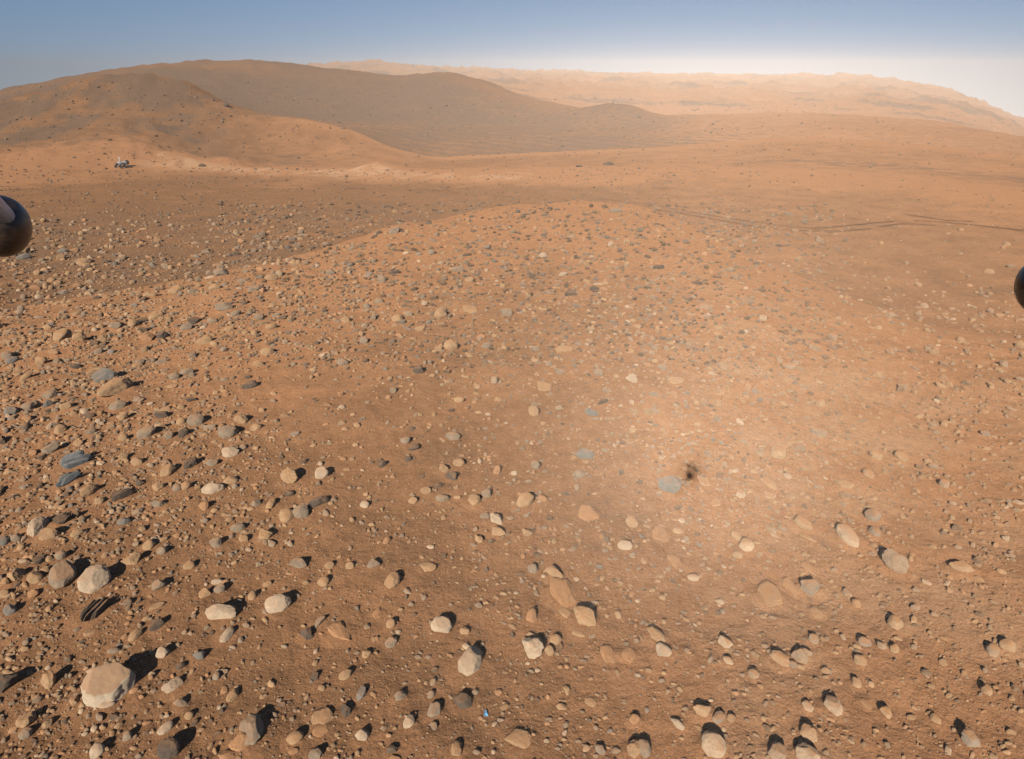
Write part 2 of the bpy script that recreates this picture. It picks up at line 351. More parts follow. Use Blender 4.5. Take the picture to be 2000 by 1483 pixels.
def build_ground():
    P = np.stack([X, Y, Z], -1).reshape(-1, 3)
    jj, ii = np.meshgrid(np.arange(NA - 1), np.arange(NR - 1), indexing='ij')
    v0 = (jj * NR + ii).ravel(); quads = np.stack([v0, v0 + NR, v0 + NR + 1, v0 + 1], -1)
    ground = mesh_obj('ground', P, quads, GROUND)
    tag(ground, 'dusty red ground of knoll, plain, basin and hills', None, None, 'structure')
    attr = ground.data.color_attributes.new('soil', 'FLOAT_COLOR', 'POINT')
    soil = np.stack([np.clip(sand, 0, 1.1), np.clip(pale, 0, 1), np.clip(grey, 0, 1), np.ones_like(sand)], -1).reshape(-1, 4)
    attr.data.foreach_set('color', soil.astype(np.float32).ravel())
    return ground

# ------------------------------------------------------------------ rocks
def ico(sub):
    t = (1 + 5**.5) / 2
    v = [(-1,t,0),(1,t,0),(-1,-t,0),(1,-t,0),(0,-1,t),(0,1,t),(0,-1,-t),(0,1,-t),(t,0,-1),(t,0,1),(-t,0,-1),(-t,0,1)]
    v = [np.array(p, float) / np.linalg.norm(p) for p in v]
    f = [(0,11,5),(0,5,1),(0,1,7),(0,7,10),(0,10,11),(1,5,9),(5,11,4),(11,10,2),(10,7,6),(7,1,8),(3,9,4),(3,4,2),(3,2,6),(3,6,8),(3,8,9),(4,9,5),(2,4,11),(6,2,10),(8,6,7),(9,8,1)]
    for _ in range(sub):
        mid, g = {}, []
        def m(a, b):
            k = (min(a, b), max(a, b))
            if k not in mid:
                p = v[a] + v[b]; v.append(p / np.linalg.norm(p)); mid[k] = len(v) - 1
            return mid[k]
        for a, b, c in f:
            x, y, z = m(a, b), m(b, c), m(c, a); g += [(a, x, z), (b, y, x), (c, z, y), (x, y, z)]
        f = g
    return np.array(v), np.array(f, np.int32)
ICO = {k: ico(k) for k in (0, 1, 2, 3, 4)}

def rock_shape(v, kind, seed, rg):
    """Shape unit-sphere points into a cobble (R), broken block (A), flat slab (F) or layered block (S)."""
    v = v.copy(); o = rg.uniform(-50, 50, 3)
    ncut = {'R': rg.integers(4, 8), 'A': rg.integers(9, 14), 'F': rg.integers(6, 10), 'S': rg.integers(7, 11)}[kind]
    lump = {'R': .13, 'A': .20, 'F': .22, 'S': .12}[kind]
    v *= (1 + lump * noise3(*(v * 1.15 + o).T, seed) + lump * .55 * noise3(*(v * 2.3 + o).T, seed + 1))[:, None]
    for _ in range(ncut):
        n = rg.normal(size=3); n[2] = n[2] * (.7 if kind != 'F' else .25) + .15; n /= np.linalg.norm(n)
        d = rg.uniform(.70, .93) if kind == 'R' else rg.uniform(.50, .86)
        p = v @ n; over = np.maximum(p - d, 0); v -= n * (over * rg.uniform(.80, .97))[:, None]
    if kind in 'AFS':
        v *= (1 + .07 * noise3(*(v * 4.2 + o).T, seed + 2) + .035 * noise3(*(v * 9 + o).T, seed + 3))[:, None]
    else:
        v *= (1 + .035 * noise3(*(v * 5 + o).T, seed + 2) + .018 * noise3(*(v * 11 + o).T, seed + 3))[:, None]
    if kind == 'S':                                              # parted beds standing proud of one another
        q = v[:, 1] * .8 + v[:, 2] * .55; lay = np.floor(q * 2.7 + .35 * noise3(*(v * 1.5 + o).T, seed + 5))
        g = 1 - .30 * (_hash(lay, lay * 0, lay * 0, seed) * .5 + .5)
        v[:, 0] *= g; v[:, 1] *= .5 + .5 * g
        fr = np.abs((q * 2.7) % 1 - .5) * 2; v *= (1 - .15 * sstep(.70, 1, fr))[:, None]
    ext = np.abs(v).max(0); return v / ext
def layered(seed, rg):
    """Three or four thin beds lying against each other with open joints, one mesh."""
    n = int(rg.integers(3, 5)); V, Fc, off = [], [], 0; y = -1.0; cuts = np.cumsum(np.r_[0, rg.uniform(.7, 1.3, n)]); cuts = cuts / cuts[-1] * 2 - 1
    for k in range(n):
        v = rock_shape(ICO[3][0], 'A', seed + 11 * k, rg); w = (cuts[k+1] - cuts[k]) / 2
        m = (cuts[k] + cuts[k+1]) / 2; ln = rg.uniform(.72, 1.0) * math.sqrt(max(.35, 1 - .55 * m * m)); hh = rg.uniform(.7, 1.0) * (1 - .35 * abs(m))
        v = np.sign(v) * np.abs(v)**.8
        v = v * np.array([ln, w * .97, hh]) + np.array([rg.uniform(-.14, .14), m, 0]); v[:, 1] += -.38 * v[:, 2]
        V.append(v); Fc.append(ICO[3][1] + off); off += len(v)
    v = np.concatenate(V); return v / np.abs(v).max(0), np.concatenate(Fc)
HEIGHT = {'R': .84, 'A': .86, 'F': .23, 'S': .80}
LIFT = {'R': .46, 'A': .42, 'F': .25, 'S': .42}

# photo column, row, length, breadth, tilt of the long side, kind, colour | short reference ; full label
ROCKS = '''
75 1030 54 27 60 R p | the tall upright tan cobble ; tall pale tan upright cobble beside a brown block near the left edge
95 1046 36 23 0 A t
124 1019 40 22 25 A d
151 1044 24 12 10 R t
33 1052 19 18 0 R g
9 1059 22 18 0 R b
127 1126 60 45 70 R g | the big dark grey egg-shaped boulder ; big dark grey egg-shaped boulder left of the cracked pale boulder
187 1137 57 44 20 R p | the cracked pale boulder ; big pale cracked boulder with a dark notch in its top
70 1129 26 25 0 R t
33 1126 40 27 60 A t | the leaning tan block ; leaning tan angular block near the left edge, left of the egg-shaped boulder
12 1140 30 10 80 A t
121 1086 20 18 0 R g
77 1098 21 16 0 A d
65 1161 22 20 60 A o
21 1194 22 20 0 R b
186 1193 66 36 42 S d | the dark layered rock ; dark layered rock of parted upright beds below the cracked pale boulder
175 1235 30 12 0 F t
312 1144 30 24 45 A g | the triangular grey wedge ; small triangular grey wedge standing alone on open sand
261 1095 37 24 25 A t | the broken tan block ; broken tan angular block behind the triangular grey wedge
293 1065 24 20 0 A t
317 1077 22 18 0 A g
370 1107 22 16 20 R t
242 1021 24 14 0 R b
466 1033 26 18 15 R g
424 1063 28 22 20 A g
519 1045 26 24 0 A t
477 1054 18 14 0 R t
531 986 29 15 60 R t
561 1007 27 32 0 R t
589 1003 30 27 0 R g | the round grey cobble touching its tan twin ; round grey cobble touching a paler tan twin, with a lit rim
622 982 40 24 30 A d | the dark broken block ; dark broken block with a long shadow behind the twin cobbles
433 1198 56 36 -15 R p | the white pear-shaped boulder ; smooth white pear-shaped boulder with a black pointed shadow
545 1182 46 34 5 R p | the smooth pale egg boulder ; smooth pale egg-shaped boulder right of the white pear-shaped boulder
444 1242 36 18 50 R p
601 1238 24 28 0 A d
624 1215 32 14 50 A g
666 1230 44 36 -40 F o | the flat orange slab ; flat bright orange slab lying flush with the ground
309 1220 36 20 45 A d
265 1242 28 16 30 R t
319 1277 30 24 15 A p
224 1272 24 11 0 R g
389 1282 22 18 0 A b
354 1302 18 13 0 A d
424 1321 18 15 70 R g
215 1340 86 78 5 H p | the huge two-toned boulder ; huge boulder, orange above and white below, the largest of all
211 1384 28 12 -5 R p
100 1331 33 29 45 A t | the lumpy tan boulder ; lumpy tan boulder left of the huge two-toned boulder
10 1335 36 52 85 A d | the black boulder cut by the left edge ; black shadowed boulder cut off by the left edge of view
146 1373 20 18 80 A t
53 1408 36 28 20 A t
95 1412 22 20 60 A t
52 1435 24 20 0 R g
336 1343 40 20 25 A p | the flat pale wedge ; flat pale wedge right of the huge two-toned boulder
354 1375 22 18 0 A g
455 1360 31 18 50 R t
371 1398 18 16 40 R t
324 1424 30 16 25 R p
191 1468 29 22 30 R p | the pale pebbly cobble ; pale oval cobble at the bottom edge below the huge two-toned boulder
250 1438 19 18 0 R g
332 1464 44 40 20 R d | the dark round boulder ; dark round boulder cut by the bottom edge, nearly all in shade
494 1430 62 42 80 R g | the tall grey boulder ; tall grey boulder with a big black oval shadow at the bottom
467 1454 40 35 20 A o | the orange lump ; orange pitted lump leaning on the tall grey boulder
443 1477 30 20 20 A o
577 1443 33 22 20 R t
615 1475 26 24 0 A g
676 1318 30 18 30 R t
677 1389 28 20 80 A d
633 1398 42 30 10 F t
626 1424 32 26 30 F o
615 1321 18 14 80 A d
585 1102 38 24 -10 A g | the pitted grey block ; pitted grey angular block alone in open brown sand
644 1105 18 14 20 R t
684 1105 16 14 0 R t
632 1138 22 20 50 R t
402 1160 24 18 20 A t
430 1152 21 18 0 R g
425 1138 22 10 0 R p
494 1165 19 15 60 R t
523 1142 18 9 5 R t
305 1184 26 12 10 F t
194 980 20 14 20 R t
311 986 24 16 0 A g
401 990 21 20 0 A o
500 984 20 14 15 A g
205 737 39 30 10 A b | the faceted blue-grey boulder ; faceted blue-grey boulder behind the long tan boulder on the left slope
230 763 78 26 34 R t | the long tan boulder ; long tan loaf-shaped boulder leaning up the left slope
53 738 30 12 25 R t
288 849 36 24 5 R g | the smooth grey loaf ; smooth grey loaf-shaped cobble left of a matching grey egg
446 848 37 26 15 R g | the smooth grey egg ; smooth grey egg-shaped cobble beside a small tan block
384 824 31 23 5 R g | the grey cobble with a pointed shadow ; grey cobble with a pointed dark shadow between loaf and egg
354 825 18 14 0 R t
472 822 26 22 30 A t
487 755 29 18 15 A d | the lone brown wedge ; brown angular wedge alone on bare orange sand
453 886 33 24 -10 A p | the pale knobbly rock ; pale knobbly rock below the smooth grey egg
416 957 39 22 -5 R p | the pale grey dome ; pale grey domed cobble with a crisp round shadow
452 941 26 16 10 R t
568 932 37 30 -30 A t | the tan knuckle-shaped rock ; tan knuckle-shaped rock left of the round pale ball
629 927 25 24 0 R p | the round pale ball ; round pale ball-shaped cobble alone on brown sand
146 906 66 32 12 S b | the upper slate-blue layered slab ; upper slate-blue layered slab with open beds near the left edge
132 940 46 22 20 S b | the lower slate-blue layered slab ; lower and smaller slate-blue layered slab just under its larger neighbour
177 961 45 22 38 R t | the capsule-shaped tan cobble ; capsule-shaped tan cobble below the slate-blue slabs
240 968 42 22 25 S d | the ribbed dark rock ; ribbed dark grey rock lying low right of the capsule-shaped cobble
330 920 35 22 50 R t
374 906 37 22 48 A d | the dark upright shard ; dark upright shard leaning right behind the pale grey dome
100 881 31 26 35 A g
119 841 27 18 40 R t
4 862 26 18 85 A d
23 806 24 18 10 R b
56 797 22 20 0 R g
100 774 24 18 20 R g
95 791 20 16 10 A b
130 796 24 14 5 R t
231 795 30 16 5 R g | the flat grey cobble ; flat grey cobble just below the long tan boulder
242 817 22 16 0 A t
316 813 24 18 0 A d
312 834 22 14 -10 A t
330 852 20 18 60 A g
361 848 26 18 30 A d
242 857 18 16 0 R t
179 845 23 12 20 R g
270 904 22 18 20 R t
416 906 22 14 10 R g
310 953 20 18 0 A t
347 955 18 18 0 R g
363 952 20 16 30 R t
274 945 21 13 -35 A d
565 964 17 15 0 A d
340 738 20 14 5 R g
365 729 24 14 0 R g
337 754 22 10 0 F t
372 783 22 10 -5 A d
502 836 24 14 20 A t
323 801 26 10 5 F t
505 713 18 12 0 R t
670 710 21 15 0 R g | the lone grey cobble ; small grey cobble by itself at the edge of bare sand
317 708 24 10 5 R g
272 708 20 12 0 A g
123 659 33 26 42 R t | the tan boulder on the left slope ; tan rounded boulder high on the crowded left slope
156 662 24 20 20 R t
228 638 22 16 0 R g
261 634 22 18 40 R t
302 622 20 14 0 R t
365 641 24 14 5 R g
381 629 23 15 32 A d
439 603 33 18 5 R g | the grey rock with a broad flat back ; broad grey low-backed rock below the left crest of the knoll
461 615 20 12 0 R g
507 620 18 12 0 R g
433 536 27 18 10 R g | the grey rock on the left skyline ; grey domed rock on the knoll's left skyline against the dark plain
530 545 24 14 5 R t | the tan dome near the crest ; tan domed rock right of the grey skyline rock
345 569 28 16 15 R t
419 564 22 14 0 R t
496 566 21 14 5 A g
645 534 19 14 0 R g
298 578 20 11 10 A t
400 668 33 18 15 A t
449 645 20 12 0 R t
523 689 24 16 0 R t
530 640 22 12 20 R t
16 697 20 20 60 R g
26 706 22 14 20 R b
82 708 22 18 20 R t
109 687 24 12 0 F t
147 718 22 14 -10 A d
189 722 26 11 0 F t
288 662 31 23 42 A o | the orange angular rock ; orange angular rock among dark rubble on the left slope
316 659 22 16 0 A d
193 687 17 10 10 R g
165 512 27 14 20 R t
122 491 17 9 0 R b
46 503 24 12 5 R b
860 615 24 23 0 R t | the round tan dome ; round tan dome below the top of the knoll
881 678 27 22 0 R t | the broad grey-tan dome ; broad grey-tan dome in the middle of the knoll
818 725 21 17 0 R d | the dark round stone ; dark round stone left of and below the broad grey-tan dome
746 547 20 18 0 R g
990 613 20 16 0 R g
1115 575 25 13 25 A d | the dark bar-shaped rock ; dark bar-shaped rock on the upper knoll
1160 566 18 10 15 A d
1064 757 29 20 -5 F t | the squarish tan slab ; squarish pale tan slab bedded flat in mid-slope
1041 806 23 20 -40 A t
1155 808 25 14 -10 R b
1176 786 22 11 35 A d
885 855 27 16 -5 R g
792 862 18 16 0 R g
1141 890 33 20 -10 R b | the blue-grey low dome ; blue-grey low dome with a dark notched rim
1046 910 18 16 0 R g
1132 929 23 14 0 R g
867 917 25 18 30 A t
896 906 22 16 0 R t
885 931 24 20 -50 A d
1025 980 33 29 0 R t | the round tan boulder ; round tan boulder in the centre of the foreground sand
926 978 26 22 60 R t
951 966 18 17 0 R g
864 975 24 14 0 R g
832 960 20 14 0 R t
713 987 18 15 0 R p
1308 950 45 31 -18 R b | the dome beside the craft's shadow ; blue-grey dome with a sandy top beside the craft's own shadow
746 908 20 18 60 A d
808 876 22 16 40 A d
799 897 14 12 0 A d
897 783 20 12 0 R t
1169 729 19 14 -30 R g
1294 718 17 12 -10 R g
1094 727 16 12 0 R g
950 676 17 11 0 R g
1046 682 17 11 0 R g
776 624 20 14 0 R t
892 529 25 12 0 A g
917 548 18 12 0 R t
1038 541 15 10 35 A d
771 534 24 9 5 A d
1287 524 22 12 5 A d | the dark flat-topped stone ; dark flat-topped stone near the knoll's right shoulder
843 494 14 12 0 R g
918 603 28 16 -15 F t
1101 683 35 16 -5 F t
822 645 21 12 20 A t
676 627 18 14 0 R t
711 666 16 14 0 R g
717 599 14 12 0 R g
1234 738 23 16 -20 F p
1320 743 32 14 0 F t
1519 887 29 25 -48 R t | the tan oval stone ; tan oval stone with a dark upper left rim in the bright haze
1591 682 24 12 -25 R g | the flat grey lens ; flat grey lens-shaped stone on the hazy right slope
1544 718 21 13 0 R g
1409 718 19 18 -40 A g
1428 529 18 10 -10 A g
1363 555 22 8 -5 A d
1377 601 25 9 -15 R g
1598 848 31 18 -10 A g | the irregular grey stone ; irregular grey stone behind the tan oval stone
1633 875 33 14 0 F g
1759 894 29 17 -35 R t
1710 892 25 16 -20 R t
1823 913 21 14 0 A g
1695 927 29 16 -48 R t | the tan finger ; tan finger-shaped stone pointing down the hazy right slope
1647 948 39 16 -25 R t
1570 755 22 10 -40 R g
1738 690 22 16 -30 A g
1740 618 20 13 0 A g
1503 943 33 16 -25 F t
1502 966 29 16 -15 F p
1446 967 18 16 0 R p
1398 980 20 16 -70 F o
1375 940 35 16 -25 F p
1923 848 20 13 -20 A b
1959 713 21 15 -30 A g
1889 750 21 12 -30 A d
1602 789 18 15 60 R t
1833 778 15 11 -40 A d
1844 948 19 16 0 A g
1626 661 19 16 -40 R g
1704 1010 34 25 -48 R b | the teal cobble ; teal blue-grey cobble above a smaller one on the right slope
1707 1040 29 17 -42 R b
1654 1049 56 28 -38 R p | the long pale cobble ; long pale cobble sloping down to the right in haze
1456 1068 28 27 0 R p | the pale button-shaped stone ; pale button-shaped stone with a thin dark upper rim
1567 1023 45 21 -35 A t
1577 1049 33 12 -20 F t
1747 1100 50 39 -42 A g | the knobbly grey boulder ; big knobbly grey boulder with a hollow near the right side
1582 1151 36 33 -40 A b | the faceted blue stone ; faceted blue-grey stone with a black upper edge beside flat tan slabs
1507 1161 64 33 -36 F t | the biggest flat tan slab ; biggest flat tan slab, long and half buried, lower right
1542 1142 43 20 -35 F o
1579 1107 29 16 -30 F t
1354 1130 23 14 -15 R p
1316 1093 26 21 -60 F o
1593 1194 29 16 -35 F t
1438 1049 22 14 -30 R t
1440 1086 18 14 0 R t
1507 1035 21 13 -40 R g
1528 1033 18 12 -30 R b
1747 1219 31 27 -45 R t | the hollowed tan boulder ; tan boulder with a dark hollow on its upper side, below the knobbly boulder
1688 1256 25 18 -10 R b
1679 1291 25 20 -50 R t
1472 1317 22 19 -50 R g
1414 1256 28 20 -40 A p | the white wedge ; white wedge-shaped stone with a black curved back
1421 1291 23 13 -32 R p
1523 1289 44 26 -42 A t | the tan plate of the stone cluster ; big tan plate at the left of a tight stone cluster
1560 1282 32 26 -42 A g
1577 1277 22 18 -60 A g
1547 1300 21 13 -32 R b
1625 1380 41 28 -38 R p | the pale oval boulder ; pale oval boulder with black upper left edge, lower right
1393 1457 48 42 -50 R p | the pale boulder with notched edge ; large pale boulder with a notched black rim at the bottom edge
1577 1431 40 29 -72 A t | the cracked tan block ; cracked tan block between two pale boulders near the bottom edge
1517 1470 36 33 -50 R g
1577 1478 48 36 -25 R p | the boulder cut by the bottom edge ; broad pale boulder cut off by the bottom edge under a cracked tan block
1374 1389 35 25 25 A t
1402 1402 26 22 30 A b
1323 1415 29 14 -32 R p
1577 1380 23 15 -40 R p
1689 1372 29 12 -35 F t
1730 1394 27 23 -50 A t
1672 1335 23 17 -50 R t
1937 1270 28 22 -70 R g | the grey stone of the right-edge pair ; grey stone at the left of a pair near the right edge
1968 1263 29 22 10 R t
1926 1349 25 19 -65 R t
1893 1447 40 28 -32 A b | the jagged purple-grey rock ; jagged purple-grey rock in the lower right corner
1875 1110 44 24 -15 A t
1589 1249 21 17 -60 R g
1745 1268 21 17 -40 R t
1721 1261 19 17 -40 A g
1826 1405 21 16 -40 R t
918 1293 66 42 62 R p | the big pale loaf-shaped boulder ; big pale loaf-shaped boulder with a long black shadow, lower centre
862 1224 41 33 -22 R p | the pale boulder with a black cap of shadow ; pale blunt boulder left of and behind the big pale loaf
908 1233 20 18 0 A t
766 1136 39 28 62 R t | the grooved tan boulder ; tan boulder with a dark groove down its face
729 1103 25 20 15 A g
1039 1266 46 39 -65 A p | the pale rough block ; rough pale block with black top edge right of the big pale loaf
1085 1251 22 20 60 R t
1074 1275 22 19 -20 A t
1143 1207 52 36 -18 A t | the jagged cream boulder ; jagged cream boulder in front of a big flat orange slab
1129 1235 29 16 -10 F t
1104 1193 27 20 -20 F t
1100 1152 52 46 -60 F o | the big flat orange slab ; big flat orange slab half buried behind the jagged cream boulder
1083 1121 37 21 -30 A t
1041 1112 20 18 0 R g
1039 1205 30 20 80 A o
967 1016 31 21 -48 A p | the small white wedge ; small white wedge above a tan wedge, centre foreground
971 1040 30 18 -15 A t
936 1056 24 15 -50 A t
1030 1042 20 14 10 R t
834 1105 31 18 -20 F t
1220 1068 28 18 0 R p
1234 1021 25 21 -60 R t
1288 1040 34 27 -40 F o
1145 998 42 28 -20 F o
1295 1271 33 26 -52 A p | the white triangular shard ; white triangular shard under a jagged dark rim
1281 1243 42 22 -35 A t
1187 1277 34 24 -70 F o
1227 1275 29 25 -60 F o
906 1371 34 28 -42 A d | the dark cleft rock ; dark cleft rock below the big pale loaf boulder
848 1391 34 23 65 A g
799 1410 27 20 60 R p
706 1356 30 17 80 A b
781 1359 25 20 50 A g
708 1437 25 24 0 R p | the pale round ball ; pale round ball-shaped stone near the bottom edge
764 1465 21 18 20 A d
892 1463 37 19 82 R t
739 1196 27 20 70 F o
764 1219 20 18 60 R t
764 1254 24 19 20 A g
715 1277 20 18 60 A t
1097 1382 21 13 -20 A t
1152 1368 25 17 -30 F t
1239 1405 20 18 70 R o
1241 1465 36 30 70 A t
1257 1466 35 23 -70 R g
1173 1465 23 17 -20 R g
1015 1442 52 34 5 F t | the buried tan slab ; broad buried tan slab, barely showing, at the bottom edge
1130 325 16 6 25 A d
1186 321 22 7 -5 A d
395 324 12 7 0 R d
442 206 13 9 -20 A d
1405 416 12 6 0 A d
1202 414 24 10 0 R g | the long grey rock on top of the knoll ; long low grey rock lying just below the knoll's top
770 453 22 13 10 R g
'''
rocks = []
for ln in ROCKS.strip().splitlines():
    body, _, txt = ln.partition('|'); b_ = body.split(); ref, _, full = txt.partition(';')
    rocks.append(dict(px=float(b_[0]), py=float(b_[1]), L=1.12 * float(b_[2]), W=1.12 * float(b_[3]), ang=math.radians(float(b_[4])), kind=b_[5], col=b_[6], ref=ref.strip(), full=full.strip()))

CN = {'g': 'grey', 'b': 'blue-grey', 't': 'tan', 'o': 'orange', 'p': 'pale', 'd': 'dark'}
def size_word(s): return 'big' if s >= 42 else 'mid-sized' if s >= 30 else 'small' if s >= 20.5 else 'tiny'
def shape_word(r):
    e = r['L'] / max(r['W'], 1)
    if r['kind'] == 'R': return 'round cobble' if e < 1.2 else 'oval cobble' if e < 1.7 else 'long cobble'
    if r['kind'] == 'F': return 'half-buried slab'
    return 'angular chunk' if e < 1.35 else 'angular block' if e < 1.9 else 'thin angular shard'
def relation(dx, dy):
    """Where a rock lies from a landmark, as seen: farther = behind, nearer = in front."""
    d = math.hypot(dx, dy); pre = 'close ' if d < 55 else '' if d < 120 else 'well '
    a = math.degrees(math.atan2(-dy, dx)) % 360
    w = ['right of', 'behind and right of', 'behind', 'behind and left of', 'left of', 'in front and left of', 'in front of', 'in front and right of'][int((a + 22.5) // 45) % 8]
    return pre + w
marks = [r for r in rocks if r['ref']]
used = {r['full'] for r in marks}
for r in rocks:
    if r['ref']: r['label'] = r['full']; continue
    near_ = sorted(marks, key=lambda m: math.hypot(m['px'] - r['px'], m['py'] - r['py']))[:9]
    for m in near_:
        base = f"{size_word(r['L'])} {CN[r['col']]} {shape_word(r)} {relation(r['px'] - m['px'], r['py'] - m['py'])} {m['ref']}"
        if base not in used and len(base.split()) <= 16: break
    r['label'] = base; used.add(base)

pxs = np.array([r['px'] for r in rocks]); pys = np.array([r['py'] + 0.18 * r['W'] for r in rocks])
hx, hy, hr = ground_hit(pxs, pys)
mpr = np.hypot(hr, CAM_H) / FPX
for i, r in enumerate(rocks):                                   # wind-banked sand: a low apron and a tail to the lee of every larger rock
    if hr[i] > 75 or r['L'] < 20: continue
    rad = .5 * (r['L'] + r['W']) / 2 * mpr[i]; a0 = math.atan2(hx[i], hy[i]); wa = 4.5 * rad / hr[i]
    j0, j1 = np.searchsorted(AZ, [a0 - wa, a0 + wa]); i0, i1 = np.searchsorted(RR, [hr[i] - 4.5 * rad, hr[i] + 4.5 * rad])
    if j1 - j0 < 3 or i1 - i0 < 3: continue
    dx_, dy_ = X[j0:j1, i0:i1] - hx[i], Y[j0:j1, i0:i1] - hy[i]; d_ = np.hypot(dx_, dy_) / rad
    al, ac = (dx_ * .94 + dy_ * .34) / rad, (-dx_ * .34 + dy_ * .94) / rad
    Z[j0:j1, i0:i1] += rad * (.17 * np.exp(-(d_ / 1.25)**4) + .10 * np.exp(-(ac / .6)**2) * np.exp(-np.maximum(al - .8, 0) / 1.3) * sstep(-.2, .9, al)) - rad * .07 * np.exp(-((d_ - 1.75) / .4)**2) * (al < .2)
ELEV[:] = (Z - CAM_H) / RG
ground = build_ground()
rock_discs = []
for i, r in enumerate(rocks):
    x, y, rr = hx[i], hy[i], hr[i]
    if rr > 4000: continue
    zg = float(ground_z(x, y)); dist = math.sqrt(x * x + y * y + (CAM_H - zg)**2)
    delta = math.asin((CAM_H - zg) / dist)
    off = 1.0 / max(0.7, float(ray(r['px'], r['py']) @ np.array([0, CP, -SP])))      # metres per photo pixel grow away from the axis
    mpp = dist / FPX / off
    kind = 'A' if r['kind'] == 'H' else r['kind']; k = HEIGHT[kind]
    if r['kind'] == 'H': k = .95
    fac = math.sqrt(math.sin(delta)**2 + (k * math.cos(delta))**2); fac = max(fac, .3)
    c, s = math.cos(r['ang']), math.sin(r['ang'])
    A = np.array([[c * r['L'] / 2, -s * r['W'] / 2], [s * r['L'] / 2 / fac, c * r['W'] / 2 / fac]]) * mpp
    U, S, Vt = np.linalg.svd(A); a, b = S
    b = max(b, .42 * a)
    az = math.atan2(x, y); th = math.atan2(U[1, 0], U[0, 0]); th = (th + math.pi / 2) % math.pi - math.pi / 2 - az
    cz_ = k * min(b, .5 * (a + b)) * (1.0 if kind != 'F' else 1.0)
    rg = np.random.default_rng(1000 + i)
    sub = 4 if r['L'] >= 40 or kind == 'S' else 3 if r['L'] >= 22 else 2
    v, f = ICO[sub]
    v = rock_shape(v, 'R' if r['kind'] == 'H' else kind, 300 + 7 * i, rg)
    if kind == 'S': v, f = layered(300 + 7 * i, rg)
    if r['kind'] == 'H':                                        # broad sandy top, steep pale front
        for n_, d_ in (((.10, -.40, .90), .55), ((.10, .95, .25), .62), ((.80, .55, .15), .66), ((-.70, .68, .2), .78)):
            n_ = np.array(n_) / np.linalg.norm(n_); p = v @ n_; v -= n_ * (np.maximum(p - d_, 0) * .86)[:, None]
    if r['kind'] == 'H': v *= (1 + .06 * noise3(*(v * 2.4 + 3).T, 8) + .03 * noise3(*(v * 6 + 3).T, 9))[:, None]
    tilt = Matrix.Rotation(rg.normal(0, .14 if kind != 'F' else .05), 3, 'X') @ Matrix.Rotation(rg.normal(0, .14 if kind != 'F' else .05), 3, 'Y')
    v = (v * np.array([a, b, cz_])) @ np.array(tilt).T
    name = 'flat_rock' if kind == 'F' else 'boulder' if r['L'] >= 42 else 'rock'
    o = mesh_obj(name, v, f, TWOTONE if r['kind'] == 'H' else SLATE if kind == 'S' and r['col'] == 'b' else (GLARE_DUSTED if r['px'] > 1330 and r['py'] > 600 else ROCKM)[r['col']])
    o.location = (x, y, zg + cz_ * LIFT[kind]); o.rotation_euler = (0, 0, th)
    tag(o, r['label'], {'flat_rock': 'flat rock', 'boulder': 'boulder', 'rock': 'rock'}[name], 'rocks strewn over the ground')
    rock_discs.append((x, y, a))
rock_discs = np.array(rock_discs)

# ------------------------------------------------------------------ countless smaller stones and gravel, each kind one mass
def density(px, py):
    """How thickly stones lie: crowded left slope, bare sand pockets, thin haze-side slope."""
    d = 0.48 + .55 * np.exp(-((px - 1480) / 330)**2 - ((py - 790) / 200)**2) + 1.4 * np.exp(-((px - 180) / 420)**2 - ((py - 700) / 230)**2) + .5 * np.exp(-((px - 900) / 500)**2 - ((py - 600) / 120)**2) + .35 * np.exp(-((px - 150) / 350)**2 - ((py - 1050) / 260)**2)
    for cx, cy, sx, sy, w in ((560, 760, 110, 60, .85), (700, 860, 150, 70, .5), (620, 1080, 160, 120, .45), (560, 1260, 120, 70, .6), (980, 860, 260, 140, .15), (800, 1180, 140, 60, .4), (330, 1160, 90, 60, .4)):
        d = d * (1 - w * np.exp(-((px - cx) / sx)**2 - ((py - cy) / sy)**2))
    d = d * (1 - .8 * sstep(1380, 1560, px) * (1 - sstep(500, 640, py)))
    return d * (1 - .35 * sstep(950, 1350, py) * (1 - np.exp(-((px - 100) / 300)**2)))
